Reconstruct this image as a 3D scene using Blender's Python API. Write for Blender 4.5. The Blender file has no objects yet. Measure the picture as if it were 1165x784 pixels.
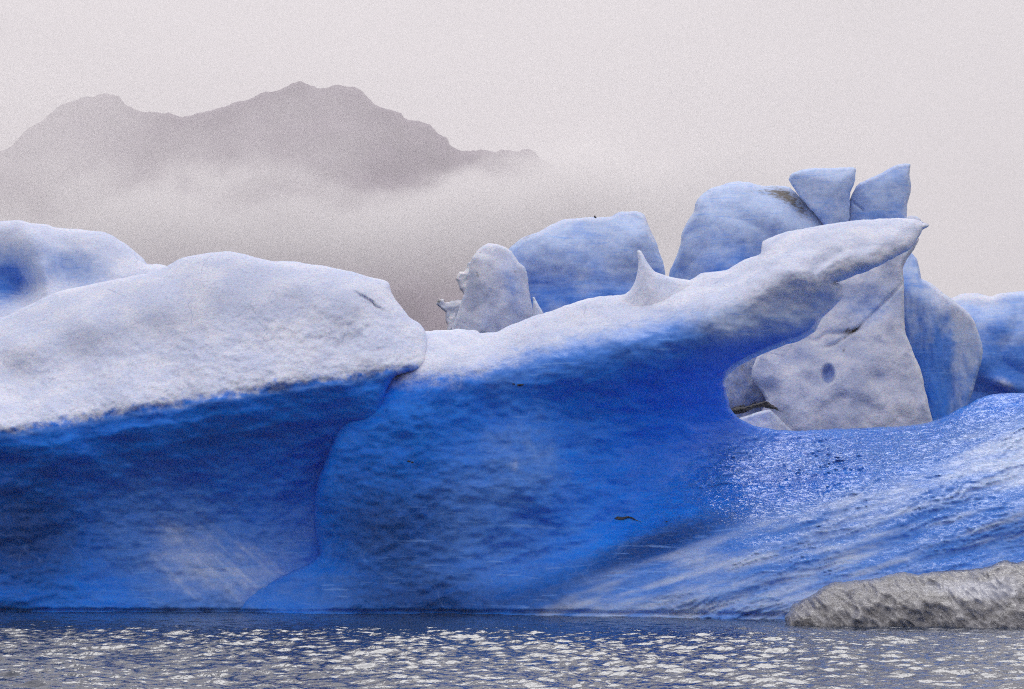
import bpy, math, time
import numpy as np
from mathutils import Vector, Matrix
from mathutils.geometry import delaunay_2d_cdt

T0 = time.time()
scene = bpy.context.scene
COL = scene.collection
rng = np.random.default_rng(7)

# ------------------------------------------------------------------ camera
F = 2500.0                    # focal length in photo pixels (photo 1165 x 784)
PW, PH = 1165.0, 784.0
HORIZON = 588.0
CAM_H = 2.2
pitch = math.atan((HORIZON - PH / 2) / F)
roll = math.radians(0.3)
cam_data = bpy.data.cameras.new('camera')
cam_data.sensor_fit = 'HORIZONTAL'
cam_data.sensor_width = 36.0
cam_data.lens = F * 36.0 / PW
cam_data.clip_start = 0.1
cam_data.clip_end = 20000.0
cam = bpy.data.objects.new('camera', cam_data)
COL.objects.link(cam)
R = Matrix.Rotation(math.pi / 2 + pitch, 3, 'X') @ Matrix.Rotation(roll, 3, 'Z')
cam.matrix_world = Matrix.Translation((0, 0, CAM_H)) @ R.to_4x4()
scene.camera = cam
RN = np.array(R)


def W(u, v, Y):
    """world point at distance Y whose direction is that of photo pixel (u, v)"""
    u = np.asarray(u, float); v = np.asarray(v, float); Y = np.asarray(Y, float)
    d = np.stack([(u - PW / 2) / F, -(v - PH / 2) / F, -np.ones_like(u)], -1) @ RN.T
    p = d * (Y / d[..., 1])[..., None]
    p[..., 2] += CAM_H
    return p


# ------------------------------------------------------------------ noise
_perm = np.random.default_rng(3).permutation(512)
_perm = np.concatenate([_perm, _perm, _perm])
_grad = np.random.default_rng(4).normal(size=(512, 3))
_grad /= np.linalg.norm(_grad, axis=1)[:, None]
_jit = np.random.default_rng(5).random((512, 2))


def perlin(p):
    i = np.floor(p).astype(int); f = p - i
    w = f * f * f * (f * (f * 6 - 15) + 10)
    i &= 511
    out = 0
    for dx in (0, 1):
        for dy in (0, 1):
            for dz in (0, 1):
                h = _perm[_perm[_perm[(i[:, 0] + dx) & 511] + ((i[:, 1] + dy) & 511)] + ((i[:, 2] + dz) & 511)]
                g = _grad[h]
                dot = g[:, 0] * (f[:, 0] - dx) + g[:, 1] * (f[:, 1] - dy) + g[:, 2] * (f[:, 2] - dz)
                out = out + dot * (w[:, 0] if dx else 1 - w[:, 0]) * (w[:, 1] if dy else 1 - w[:, 1]) * (w[:, 2] if dz else 1 - w[:, 2])
    return out * 1.5


def P3(a, b, c=0.0):
    return np.stack([np.asarray(a, float), np.asarray(b, float), np.zeros_like(np.asarray(a, float)) + c], -1)


def fbm(p, octv=4, gain=0.5):
    s = 0; a = 1
    for k in range(octv):
        s = s + a * perlin(p * 2 ** k + 17.3 * k); a *= gain
    return s


def crease(p, octv=3, gain=0.5):
    s = 0; a = 1
    for k in range(octv):
        s = s + a * np.abs(perlin(p * 2 ** k + 31.7 * k)); a *= gain
    return s


def worley(x, y, seed=0):
    ix = np.floor(x).astype(int); iy = np.floor(y).astype(int)
    f1 = np.full(len(x), 9.0); f2 = f1.copy()
    for dx in (-1, 0, 1):
        for dy in (-1, 0, 1):
            cx = ix + dx; cy = iy + dy
            h = _perm[_perm[(cx + seed) & 511] + (cy & 511)]
            d = np.hypot(cx + _jit[h, 0] - x, cy + _jit[h, 1] - y)
            f2 = np.where(d < f1, f1, np.minimum(f2, d)); f1 = np.minimum(f1, d)
    return f1, f2


def sstep(a, b, x):
    t = np.clip((x - a) / (b - a), 0, 1)
    return t * t * (3 - 2 * t)


def tps(ctrl):
    c = np.array(ctrl, float)
    xy = c[:, :2] / 100.0; n = len(c)

    def U(r):
        return np.where(r > 1e-9, r * r * np.log(np.maximum(r, 1e-9)), 0)
    K = U(np.linalg.norm(xy[:, None] - xy[None], axis=2)) + 0.01 * np.eye(n)
    Pm = np.c_[np.ones(n), xy]
    A = np.block([[K, Pm], [Pm.T, np.zeros((3, 3))]])
    sol = np.linalg.solve(A, np.r_[c[:, 2], 0, 0, 0])
    lo, hi = c[:, 2].min(), c[:, 2].max()

    def f(u, v):
        q = np.stack([u, v], -1) / 100.0
        out = np.empty(len(q))
        for k in range(0, len(q), 20000):
            s = q[k:k + 20000]
            out[k:k + 20000] = U(np.linalg.norm(s[:, None] - xy[None], axis=2)) @ sol[:n] + sol[n] + s @ sol[n + 1:]
        return np.clip(out, lo - .6, hi + .6)
    return f


def planes(lst, k=0.12):
    """faceted face: soft maximum of tilted planes (u0, v0, Y0, gu, gv), slopes in metres per 50 px"""
    def f(u, v):
        q = np.stack([c + gu * (u - u0) / 50 + gv * (v - v0) / 50 for (u0, v0, c, gu, gv) in lst])
        m = q.max(0)
        return m + k * np.log(np.exp((q - m) / k).sum(0))
    return f


# ------------------------------------------------------------------ polygons
def resample(pts, step, smooth, rough, seed):
    """closed outline: Catmull-Rom (smooth) or straight, resampled, with a fractal wobble"""
    pts = np.array(pts, float); n = len(pts); out = []
    for k in range(n):
        p0, p1, p2, p3 = pts[k - 1], pts[k], pts[(k + 1) % n], pts[(k + 2) % n]
        m = max(1, int(round(np.linalg.norm(p2 - p1) / step)))
        t = (np.arange(m) / m)[:, None]
        lin = p1 + (p2 - p1) * t
        cr = 0.5 * (2 * p1 + (p2 - p0) * t + (2 * p0 - 5 * p1 + 4 * p2 - p3) * t ** 2 + (3 * p1 - p0 - 3 * p2 + p3) * t ** 3)
        out.append(lin * (1 - smooth) + cr * smooth)
    o = np.concatenate(out)
    if rough:
        tan = np.roll(o, -1, 0) - np.roll(o, 1, 0)
        nrm = np.stack([tan[:, 1], -tan[:, 0]], -1) / (np.linalg.norm(tan, axis=1)[:, None] + 1e-9)
        w = fbm(P3(o[:, 0] / 22.0, o[:, 1] / 22.0, seed + .37), 4, 0.6)
        o = o + nrm * (rough * w)[:, None]
    return o


def seg_dist(px, py, poly):
    a = poly; b = np.roll(poly, -1, 0)
    d = np.full(len(px), 1e9)
    ab = b - a; L = (ab ** 2).sum(1) + 1e-12
    for k in range(0, len(px), 8000):
        x = px[k:k + 8000, None]; y = py[k:k + 8000, None]
        t = np.clip(((x - a[:, 0]) * ab[:, 0] + (y - a[:, 1]) * ab[:, 1]) / L, 0, 1)
        d[k:k + 8000] = np.sqrt(((x - a[:, 0] - t * ab[:, 0]) ** 2 + (y - a[:, 1] - t * ab[:, 1]) ** 2).min(1))
    return d


def inside(px, py, poly):
    r = np.zeros(len(px), bool)
    x1, y1 = poly[-1]
    for x2, y2 in poly:
        if y1 != y2:
            c = ((y1 > py) != (y2 > py)) & (px < (x2 - x1) * (py - y1) / (y2 - y1) + x1)
            r ^= c
        x1, y1 = x2, y2
    return r


def triangulate(bnd, step, seed):
    r = np.random.default_rng(seed)
    x0, y0 = bnd.min(0); x1, y1 = bnd.max(0)
    gy = np.arange(y0, y1, step * .87)
    pts = []
    for k, y in enumerate(gy):
        gx = np.arange(x0 + (k % 2) * step / 2, x1, step)
        pts.append(np.stack([gx, np.full(len(gx), y)], -1))
    g = np.concatenate(pts) + r.uniform(-.12, .12, (sum(map(len, pts)), 2)) * step
    g = g[inside(g[:, 0], g[:, 1], bnd)]
    d = seg_dist(g[:, 0], g[:, 1], bnd)
    g = g[d > step * .55]
    allp = np.concatenate([bnd, g]); nb = len(bnd)
    edges = [(k, (k + 1) % nb) for k in range(nb)]
    vo, eo, fo, orig, _, _ = delaunay_2d_cdt([Vector(p) for p in allp], edges, [], 0, 1e-5)
    P = np.array([(q.x, q.y) for q in vo])
    tri = np.array([f for f in fo if len(f) == 3])
    c = P[tri].mean(1)
    tri = tri[inside(c[:, 0], c[:, 1], bnd)]
    isb = np.array([any(o < nb for o in og) for og in orig])
    return P, tri, isb


def mesh_from(name, verts, tris, mat, parent=None, attrs=None, normals=None, smooth=True):
    me = bpy.data.meshes.new(name)
    me.vertices.add(len(verts)); me.vertices.foreach_set('co', verts.astype(np.float32).ravel())
    n = tris.shape[1]
    me.loops.add(tris.size); me.loops.foreach_set('vertex_index', tris.astype(np.int32).ravel())
    me.polygons.add(len(tris))
    me.polygons.foreach_set('loop_start', np.arange(0, tris.size, n, dtype=np.int32))
    me.polygons.foreach_set('use_smooth', np.full(len(tris), smooth))
    me.update(calc_edges=True); me.validate()
    for k, a in (attrs or {}).items():
        at = me.attributes.new(k, 'FLOAT', 'POINT'); at.data.foreach_set('value', a.astype(np.float32))
    if normals is not None and len(me.vertices) == len(normals):
        me.normals_split_custom_set_from_vertices([tuple(q) for q in normals])
    if mat: me.materials.append(mat)
    o = bpy.data.objects.new(name, me); COL.objects.link(o)
    if parent: o.parent = parent
    return o


def vnormals(V, T):
    fn = np.cross(V[T[:, 1]] - V[T[:, 0]], V[T[:, 2]] - V[T[:, 0]])
    n = np.zeros_like(V)
    for k in range(3):
        for c in range(3):
            n[:, c] += np.bincount(T[:, k], weights=fn[:, c], minlength=len(V))
    return n / (np.linalg.norm(n, axis=1)[:, None] + 1e-12)


def empty(name, loc, label, cat, group=None):
    o = bpy.data.objects.new(name, None); COL.objects.link(o)
    o.location = loc; o.empty_display_size = 1
    o['label'] = label; o['category'] = cat
    if group: o['group'] = group
    return o


def relief(name, outline, depth, mat, parent, step=2.0, rim=(14, .5), back=5.0, smooth=.5, rough=1.2, seed=1,
           detail=None, attrs=None, split=(), backstep=10, shade=True):
    """a closed block of ice: a modelled front, a rounded rim and a bulging back.
    split: list of (part name, parent part or None, mask(u, v, attrs)); faces left over keep `name`"""
    bnd = resample(outline, step, smooth, rough, seed)
    P, T, isb = triangulate(bnd, step, seed)
    u, v = P[:, 0], P[:, 1]
    d = seg_dist(u, v, bnd); d[isb] = 0
    def front(u, v, d):
        y = depth(u, v)
        if rim[1]:
            t = np.clip(d / rim[0], 0, 1)
            y = y + rim[1] * (1 - np.sqrt(np.clip(1 - (1 - t) ** 2, 0, 1)))
        return y
    Yf = front(u, v, d)
    fade = sstep(0, 5, d)
    if detail is not None:
        Yf = Yf + detail(u, v) * (.25 + .75 * fade)
    A = attrs(u, v, d) if attrs else {}
    Vf = W(u, v, Yf)
    # back half, coarser inside, sharing the outline
    P2, T2, isb2 = triangulate(bnd, backstep, seed + 1)
    d2 = seg_dist(P2[:, 0], P2[:, 1], bnd)
    Rb = max(20.0, d2.max() * .8)
    t2 = np.clip(d2 / Rb, 0, 1)
    Yb = front(P2[:, 0], P2[:, 1], d2) + back * np.sqrt(np.clip(1 - (1 - t2) ** 2, 0, 1)) + .15 * sstep(0, 8, d2) + .5 * t2 * fbm(P3(P2[:, 0] / 60, P2[:, 1] / 60, seed), 3)
    Vb = W(P2[:, 0], P2[:, 1], Yb)
    key = {}
    for k in np.nonzero(isb)[0]: key[(round(u[k], 3), round(v[k], 3))] = k
    idx = np.empty(len(P2), int); nf = len(Vf); extra = []
    for k in range(len(P2)):
        q = key.get((round(P2[k, 0], 3), round(P2[k, 1], 3))) if isb2[k] else None
        if q is None:
            idx[k] = nf + len(extra); extra.append(k)
        else: idx[k] = q
    V = np.concatenate([Vf, Vb[extra]])
    def orient(T, V, sign):
        n = np.cross(V[T[:, 1]] - V[T[:, 0]], V[T[:, 2]] - V[T[:, 0]])
        c = V[T].mean(1) - np.array([0, 0, CAM_H])
        flip = ((n * c).sum(1) * sign) > 0
        T = T.copy(); T[flip] = T[flip][:, ::-1]
        return T
    Tf = orient(T, V, 1); Tb = orient(idx[T2], V, -1)
    A2 = attrs(P2[extra, 0], P2[extra, 1], d2[extra]) if attrs else {}
    At = {k: np.concatenate([A[k], A2[k]]) for k in A}
    TT = np.concatenate([Tf, Tb])
    N = vnormals(V, TT)
    uv = np.concatenate([P, P2[extra]])
    cu, cv = uv[TT, 0].mean(1), uv[TT, 1].mean(1)
    cA = {k: a[TT].mean(1) for k, a in At.items()}
    left = np.ones(len(TT), bool); made = {}
    base = np.array(parent.location) if parent else np.zeros(3)
    pieces = [(n_, p_, m_) for n_, p_, m_ in split] + [(name, None, None)]
    masks = []
    for n_, p_, m_ in pieces:
        m = left.copy() if m_ is None else (m_(cu, cv, cA) & left)
        left &= ~m; masks.append(m)
    for (n_, p_, m_), m in list(zip(pieces, masks))[::-1]:
        t = TT[m]
        if not len(t): continue
        uq, inv = np.unique(t, return_inverse=True)
        made[n_] = mesh_from(n_, V[uq] - base, inv.reshape(t.shape), mat, made.get(p_, parent),
                             {k: a[uq] for k, a in At.items()}, N[uq] if shade else None, shade)
    return made


# ------------------------------------------------------------------ materials
def nodes(name):
    m = bpy.data.materials.new(name); m.use_nodes = True
    nt = m.node_tree; nt.nodes.clear()
    return m, nt


class NB:
    def __init__(s, nt): s.nt = nt
    def n(s, t, **k):
        x = s.nt.nodes.new(t)
        for a, b in k.items():
            if a.startswith('i_'): x.inputs[a[2:].replace('_', ' ')].default_value = b
            else: setattr(x, a, b)
        return x
    def l(s, a, b): s.nt.links.new(a, b)
    def val(s, x, sock):
        if hasattr(x, 'is_output'): s.l(x, sock)
        else: sock.default_value = x
    def math(s, op, a, b=0.0, c=None, clamp=False):
        x = s.n('ShaderNodeMath', operation=op, use_clamp=clamp)
        s.val(a, x.inputs[0]); s.val(b, x.inputs[1])
        if c is not None: s.val(c, x.inputs[2])
        return x.outputs[0]
    def attr(s, name):
        return s.n('ShaderNodeAttribute', attribute_name=name).outputs['Fac']
    def noise(s, vec, scale, detail=4, rough=.55, dist=0, out='Fac'):
        x = s.n('ShaderNodeTexNoise'); s.l(vec, x.inputs['Vector'])
        x.inputs['Scale'].default_value = scale; x.inputs['Detail'].default_value = detail
        x.inputs['Roughness'].default_value = rough; x.inputs['Distortion'].default_value = dist
        return x.outputs[out]
    def vor(s, vec, scale, feature='F1', out='Distance', rand=1):
        x = s.n('ShaderNodeTexVoronoi', feature=feature); s.l(vec, x.inputs['Vector'])
        x.inputs['Scale'].default_value = scale; x.inputs['Randomness'].default_value = rand
        return x.outputs[out]
    def map(s, vec, scale=(1, 1, 1), rot=(0, 0, 0), loc=(0, 0, 0)):
        x = s.n('ShaderNodeMapping'); s.l(vec, x.inputs[0])
        x.inputs['Scale'].default_value = scale; x.inputs['Rotation'].default_value = rot; x.inputs['Location'].default_value = loc
        return x.outputs[0]
    def ss(s, x, a, b, o0=0.0, o1=1.0):
        r = s.n('ShaderNodeMapRange', interpolation_type='SMOOTHSTEP'); s.val(x, r.inputs[0])
        for k, q in enumerate((a, b, o0, o1)): r.inputs[k + 1].default_value = q
        return r.outputs[0]
    def mix(s, f, a, b):
        x = s.n('ShaderNodeMix', data_type='RGBA'); s.val(f, x.inputs[0])
        for q, k in ((a, 6), (b, 7)):
            if hasattr(q, 'is_output'): s.l(q, x.inputs[k])
            else: x.inputs[k].default_value = (*q, 1)
        return x.outputs[2]
    def bump(s, h, dist, strength=1.0, nrm=None):
        x = s.n('ShaderNodeBump'); s.l(h, x.inputs['Height'])
        x.inputs['Distance'].default_value = dist
        s.val(strength, x.inputs['Strength'])
        if nrm is not None: s.l(nrm, x.inputs['Normal'])
        return x.outputs[0]


def ice_material():
    m, nt = nodes('glacier ice'); b = NB(nt)
    geo = b.n('ShaderNodeNewGeometry'); pos = geo.outputs['Position']
    crust, milky, dirt, grey, scal = (b.attr(k) for k in ('crust', 'milky', 'dirt', 'grey', 'scallop'))
    n1 = b.noise(pos, 1.1, 5, .6); n2 = b.noise(pos, 6.0, 6, .65); n3 = b.noise(pos, 30.0, 4, .7)
    band = b.noise(b.map(pos, (.5, .5, 3.2), (0, math.radians(-8), 0)), 1.6, 5, .6, .6)
    # crust: weathered bubbly ice, frayed at its edge
    e = b.math('ADD', b.math('MULTIPLY', b.math('SUBTRACT', n2, .5), .9), b.math('MULTIPLY', b.math('SUBTRACT', n3, .5), .8))
    c = b.ss(b.math('ADD', crust, b.math('MULTIPLY', e, b.math('SUBTRACT', 1.0, b.math('ABSOLUTE', b.math('SUBTRACT', b.math('MULTIPLY', crust, 2.0), 1.0))))), .12, .88)
    mk = b.math('ADD', milky, b.math('ADD', b.math('MULTIPLY', b.math('SUBTRACT', n1, .5), .5), b.math('MULTIPLY', b.math('SUBTRACT', band, .5), .40)), clamp=True)
    deep = b.mix(b.ss(band, .3, .7), (.002, .155, .74), (.004, .225, .94))
    milk = b.mix(b.ss(n2, .3, .7), (.05, .20, .68), (.09, .26, .76))
    ice = b.mix(b.ss(mk, 0.0, .55), deep, milk)
    ice = b.mix(b.ss(mk, .5, 1.0), ice, b.mix(b.ss(n2, .3, .7), (.37, .50, .80), (.48, .59, .84)))
    warp = b.n('ShaderNodeVectorMath', operation='ADD')
    b.l(pos, warp.inputs[0])
    wn = b.n('ShaderNodeVectorMath', operation='SCALE'); b.l(b.noise(pos, 2.2, 4, .6, 0, 'Color'), wn.inputs[0]); wn.inputs['Scale'].default_value = .35
    b.l(wn.outputs[0], warp.inputs[1]); wp = warp.outputs[0]
    n4 = b.noise(pos, 13.0, 3, .7)
    fleck = b.ss(b.noise(b.map(pos, (1, 1, 1.8)), 11, 3, .75), .61, .70)
    ice = b.mix(b.math('MULTIPLY', fleck, .28), ice, (.20, .38, .80))
    dark = b.ss(b.noise(b.map(pos, (.7, .7, 2.4), (0, .2, 0), (7, 3, 1)), 6, 4, .7), .56, .66)
    ice = b.mix(b.math('MULTIPLY', dark, .15), ice, (.001, .05, .27))
    ice = b.mix(b.math('MULTIPLY', b.ss(b.math('ADD', grey, b.math('MULTIPLY', b.math('SUBTRACT', n2, .5), .5)), .05, .85), b.math('SUBTRACT', 1.0, b.ss(c, 0, .3))), ice, (.003, .055, .27))
    vein = b.ss(b.vor(wp, .85, 'DISTANCE_TO_EDGE'), .0, .022, 1, 0)
    vein = b.math('MULTIPLY', vein, b.ss(b.noise(pos, .9, 3, .6), .50, .62))
    ice = b.mix(b.math('MULTIPLY', vein, .13), ice, (.30, .48, .85))
    scr = b.ss(b.noise(b.map(pos, (.35, .35, 5.0), (0, math.radians(36), 0)), 2.6, 4, .65), .58, .66)
    ice = b.mix(b.math('MULTIPLY', b.math('MULTIPLY', scr, b.ss(milky, .10, .40)), .60), ice, (.17, .37, .86))
    snow = b.mix(b.ss(n1, .35, .7), (.57, .64, .84), (.71, .755, .89))
    snow = b.mix(b.math('MULTIPLY', b.ss(n2, .50, .72), .30), snow, (.38, .48, .76))
    snow = b.mix(b.math('MULTIPLY', b.ss(n4, .50, .64), .38), snow, (.38, .42, .62))
    gcol = b.mix(b.ss(n1, .4, .62), (.42, .46, .58), (.76, .77, .82))
    snow = b.mix(grey, snow, gcol)
    fr = b.ss(b.vor(wp, .7, 'DISTANCE_TO_EDGE'), .0, .014, 1, 0)
    fr = b.math('MULTIPLY', fr, b.ss(b.noise(pos, .7, 3, .6), .52, .62))
    snow = b.mix(b.math('MULTIPLY', fr, .5), snow, (.26, .32, .50))
    col = b.mix(c, ice, snow)
    dn = b.ss(b.math('ADD', dirt, b.math('MULTIPLY', b.math('SUBTRACT', n2, .5), 1.2)), .35, .9)
    col = b.mix(dn, col, (.10, .085, .07))
    # relief too fine for the mesh
    scl = b.vor(b.map(pos, (.62, .8, 2.4), (0, math.radians(-16), 0)), 3.4, 'SMOOTH_F1')
    scl2 = b.vor(b.map(pos, (1.0, 1.0, 2.6), (0, .3, 0)), 12.0)
    chop = b.noise(b.map(pos, (.8, .8, 2.4)), 6.0, 2, .5, .4)
    hi = b.math('ADD', b.math('MULTIPLY', scl, .80), b.math('ADD', b.math('MULTIPLY', scl2, .15), b.math('MULTIPLY', chop, .9)))
    grain = b.math('ADD', b.math('MULTIPLY', n4, 1.0), b.math('MULTIPLY', n3, .45))
    crk = b.math('ABSOLUTE', b.math('SUBTRACT', b.noise(b.map(pos, (1, 1, 2.8)), 3.4, 5, .65, .5), .5))
    hi = b.math('SUBTRACT', hi, b.math('MULTIPLY', b.ss(crk, 0, .05, 1, 0), .35))
    nb1 = b.bump(hi, .10, b.math('MULTIPLY', b.math('SUBTRACT', 1.0, c), b.math('ADD', .05, b.math('MULTIPLY', scal, .60))))
    nb2 = b.bump(grain, .035, b.math('MULTIPLY', b.math('SUBTRACT', 1.0, b.math('MULTIPLY', scal, .9)), b.math('ADD', .10, b.math('MULTIPLY', c, .75))), nb1)
    p = b.n('ShaderNodeBsdfPrincipled')
    b.l(col, p.inputs['Base Color']); b.l(nb2, p.inputs['Normal'])
    b.l(b.math('ADD', b.math('ADD', b.math('SUBTRACT', .15, b.math('MULTIPLY', scal, .08)), b.math('MULTIPLY', b.math('MULTIPLY', b.ss(mk, .3, .9), b.math('SUBTRACT', 1.0, scal)), .38)), b.math('ADD', b.math('MULTIPLY', c, .42), b.math('MULTIPLY', n2, .10))), p.inputs['Roughness'])
    p.inputs['IOR'].default_value = 1.31
    b.l(b.math('ADD', .22, b.math('MULTIPLY', scal, .38)), p.inputs['Specular IOR Level'])
    p.inputs['Subsurface Weight'].default_value = .25
    p.inputs['Subsurface Radius'].default_value = (.25, .6, 1.0)
    p.inputs['Subsurface Scale'].default_value = .22
    o = b.n('ShaderNodeOutputMaterial'); b.l(p.outputs[0], o.inputs[0])
    return m


def water_material():
    m, nt = nodes('lagoon water'); b = NB(nt)
    pos = b.n('ShaderNodeNewGeometry').outputs['Position']
    h = b.math('ADD', b.noise(b.map(pos, (1, 1, 1)), 5.0, 3, .6), b.math('MULTIPLY', b.noise(pos, 17, 2, .5), .25))
    nb = b.bump(h, .03, .8)
    p = b.n('ShaderNodeBsdfPrincipled')
    p.inputs['Base Color'].default_value = (.014, .028, .060, 1)
    p.inputs['Roughness'].default_value = .06
    p.inputs['IOR'].default_value = 1.62
    b.l(nb, p.inputs['Normal'])
    o = b.n('ShaderNodeOutputMaterial'); b.l(p.outputs[0], o.inputs[0])
    return m


def floe_material():
    m, nt = nodes('clear dirty ice'); b = NB(nt)
    pos = b.n('ShaderNodeNewGeometry').outputs['Position']
    dirt = b.attr('dirt'); milky = b.attr('milky')
    n1 = b.noise(pos, 2.6, 6, .65, .8); n2 = b.noise(pos, 11, 5, .7)
    col = b.mix(b.ss(n1, .35, .65), (.22, .22, .23), (.46, .47, .51))
    col = b.mix(b.ss(b.math('ADD', milky, b.math('MULTIPLY', b.math('SUBTRACT', n2, .5), .9)), .35, .8), col, (.68, .72, .84))
    col = b.mix(b.ss(b.math('ADD', dirt, b.math('MULTIPLY', b.math('SUBTRACT', n2, .5), 1.5)), .4, .9), col, (.05, .045, .038))
    st = b.noise(b.map(pos, (1.1, 1.1, 2.8), (0, math.radians(38), 0)), 5.0, 5, .65, .8)
    rib = b.ss(b.math('ABSOLUTE', b.math('SUBTRACT', b.noise(b.map(pos, (1.0, 1.0, 3.0), (0, math.radians(42), 0)), 3.2, 4, .6, 1.2), .5)), 0.0, .028, 1, 0)
    col = b.mix(b.math('MULTIPLY', rib, .75), col, (.74, .76, .82))
    nb = b.bump(st, .06, .5)
    p = b.n('ShaderNodeBsdfPrincipled')
    b.l(col, p.inputs['Base Color']); b.l(nb, p.inputs['Normal'])
    p.inputs['Roughness'].default_value = .22; p.inputs['IOR'].default_value = 1.31
    p.inputs['Transmission Weight'].default_value = .45
    p.inputs['Specular IOR Level'].default_value = .7
    o = b.n('ShaderNodeOutputMaterial'); b.l(p.outputs[0], o.inputs[0])
    return m


def plain_material(name, c0, c1, scale, rough=.85, bumpd=.02):
    m, nt = nodes(name); b = NB(nt)
    pos = b.n('ShaderNodeNewGeometry').outputs['Position']
    n = b.noise(pos, scale, 6, .65)
    p = b.n('ShaderNodeBsdfPrincipled')
    b.l(b.mix(b.ss(n, .35, .65), c0, c1), p.inputs['Base Color'])
    b.l(b.bump(n, bumpd, .8), p.inputs['Normal'])
    p.inputs['Roughness'].default_value = rough
    o = b.n('ShaderNodeOutputMaterial'); b.l(p.outputs[0], o.inputs[0])
    return m


ICE = ice_material(); WATER = water_material(); FLOE = floe_material()
ROCK = plain_material('mountain rock', (.066, .034, .078), (.115, .074, .130), .012, .9, 6.0)
GRIT = plain_material('volcanic grit', (.008, .010, .016), (.06, .06, .065), 25)


def att(u, v, crust=0., milky=0., dirt=0., grey=0., scallop=0.):
    z = np.zeros_like(u)
    return {'crust': np.clip(z + crust, 0, 1), 'milky': np.clip(z + milky, 0, 1), 'dirt': np.clip(z + dirt, 0, 1),
            'grey': np.clip(z + grey, 0, 1), 'scallop': np.clip(z + scallop, 0, 1)}


def blob(u, v, x, y, rx, ry, ang=0.0):
    a = math.radians(ang)
    du, dv = u - x, v - y
    p = du * math.cos(a) + dv * math.sin(a); q = -du * math.sin(a) + dv * math.cos(a)
    return np.exp(-((p / rx) ** 2 + (q / ry) ** 2))


# ------------------------------------------------------------------ the great iceberg in front
base = W(np.array([560.]), np.array([700.]), np.array([51.]))[0]
berg = empty('iceberg', (float(base[0]), float(base[1]), 0.0),
             'huge deep blue iceberg with white domed top and long overhanging arm, nearest across the water', 'iceberg')

# --- domed block with its snow cap
lip_x = [-80, 6, 60, 150, 240, 318, 386, 446, 480, 500]
lip_y = [497, 491, 483, 467, 453, 440, 432, 421, 419, 418]
dome_out = [(-90, 384), (-40, 374), (8, 359), (64, 333), (90, 326.6), (129, 318), (165, 311.5), (189, 304), (206, 294), (232, 288),
            (260, 286), (279, 290), (309, 296.5), (343, 298.7), (386, 306), (425, 316), (442, 321), (446, 333), (455, 347),
            (466, 361), (476, 367), (484, 376), (487, 395), (485, 412), (478, 420), (452, 428), (440, 445), (432, 500), (425, 560), (415, 640),
            (405, 740), (-90, 740)]
dome_ctrl = [(-80, 385, 54.6), (8, 362, 54.4), (100, 328, 54.4), (190, 305, 54.2), (260, 290, 54.0), (340, 300, 53.9), (420, 316, 53.6), (446, 335, 53.4), (475, 370, 52.6), (484, 395, 51.9),
             (20, 396, 52.3), (100, 370, 52.4), (180, 344, 52.65), (250, 325, 52.75), (340, 320, 52.75), (410, 330, 52.5),
             (-60, 425, 52.1), (20, 424, 52.15), (100, 402, 52.2), (180, 376, 52.2), (260, 352, 52.25), (340, 342, 52.3), (420, 352, 52.2),
             (20, 455, 50.8), (100, 440, 50.9), (200, 420, 51.0), (300, 400, 51.1), (390, 392, 51.3), (450, 390, 51.5),
             (-60, 492, 49.2), (6, 488, 49.3), (60, 480, 49.4), (150, 464, 49.6), (240, 450, 49.8), (318, 437, 50.0), (386, 429, 50.3), (446, 418, 50.7), (478, 415, 51.1),
             (0, 520, 49.7), (100, 502, 49.8), (200, 484, 49.95), (300, 470, 50.2), (390, 460, 50.7),
             (0, 570, 50.1), (100, 560, 50.4), (200, 545, 50.8), (300, 540, 51.2), (370, 540, 51.9), (420, 540, 52.0),
             (0, 630, 50.1), (80, 630, 50.4), (150, 630, 50.7), (240, 620, 51.1), (310, 610, 51.5), (350, 600, 51.9), (400, 600, 52.0),
             (0, 690, 49.8), (100, 690, 50.0), (200, 690, 50.1), (260, 680, 50.3), (330, 650, 51.2), (400, 690, 51.0),
             (0, 740, 49.9), (200, 740, 50.0), (400, 740, 50.8)]


def dome_crust(u, v):
    lip = np.interp(u, lip_x, lip_y)
    n = fbm(P3(u / 11., v / 9., 2.2), 4, .6)
    return 1 - sstep(-22, 6, v - lip + 7 * n - 6)


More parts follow.
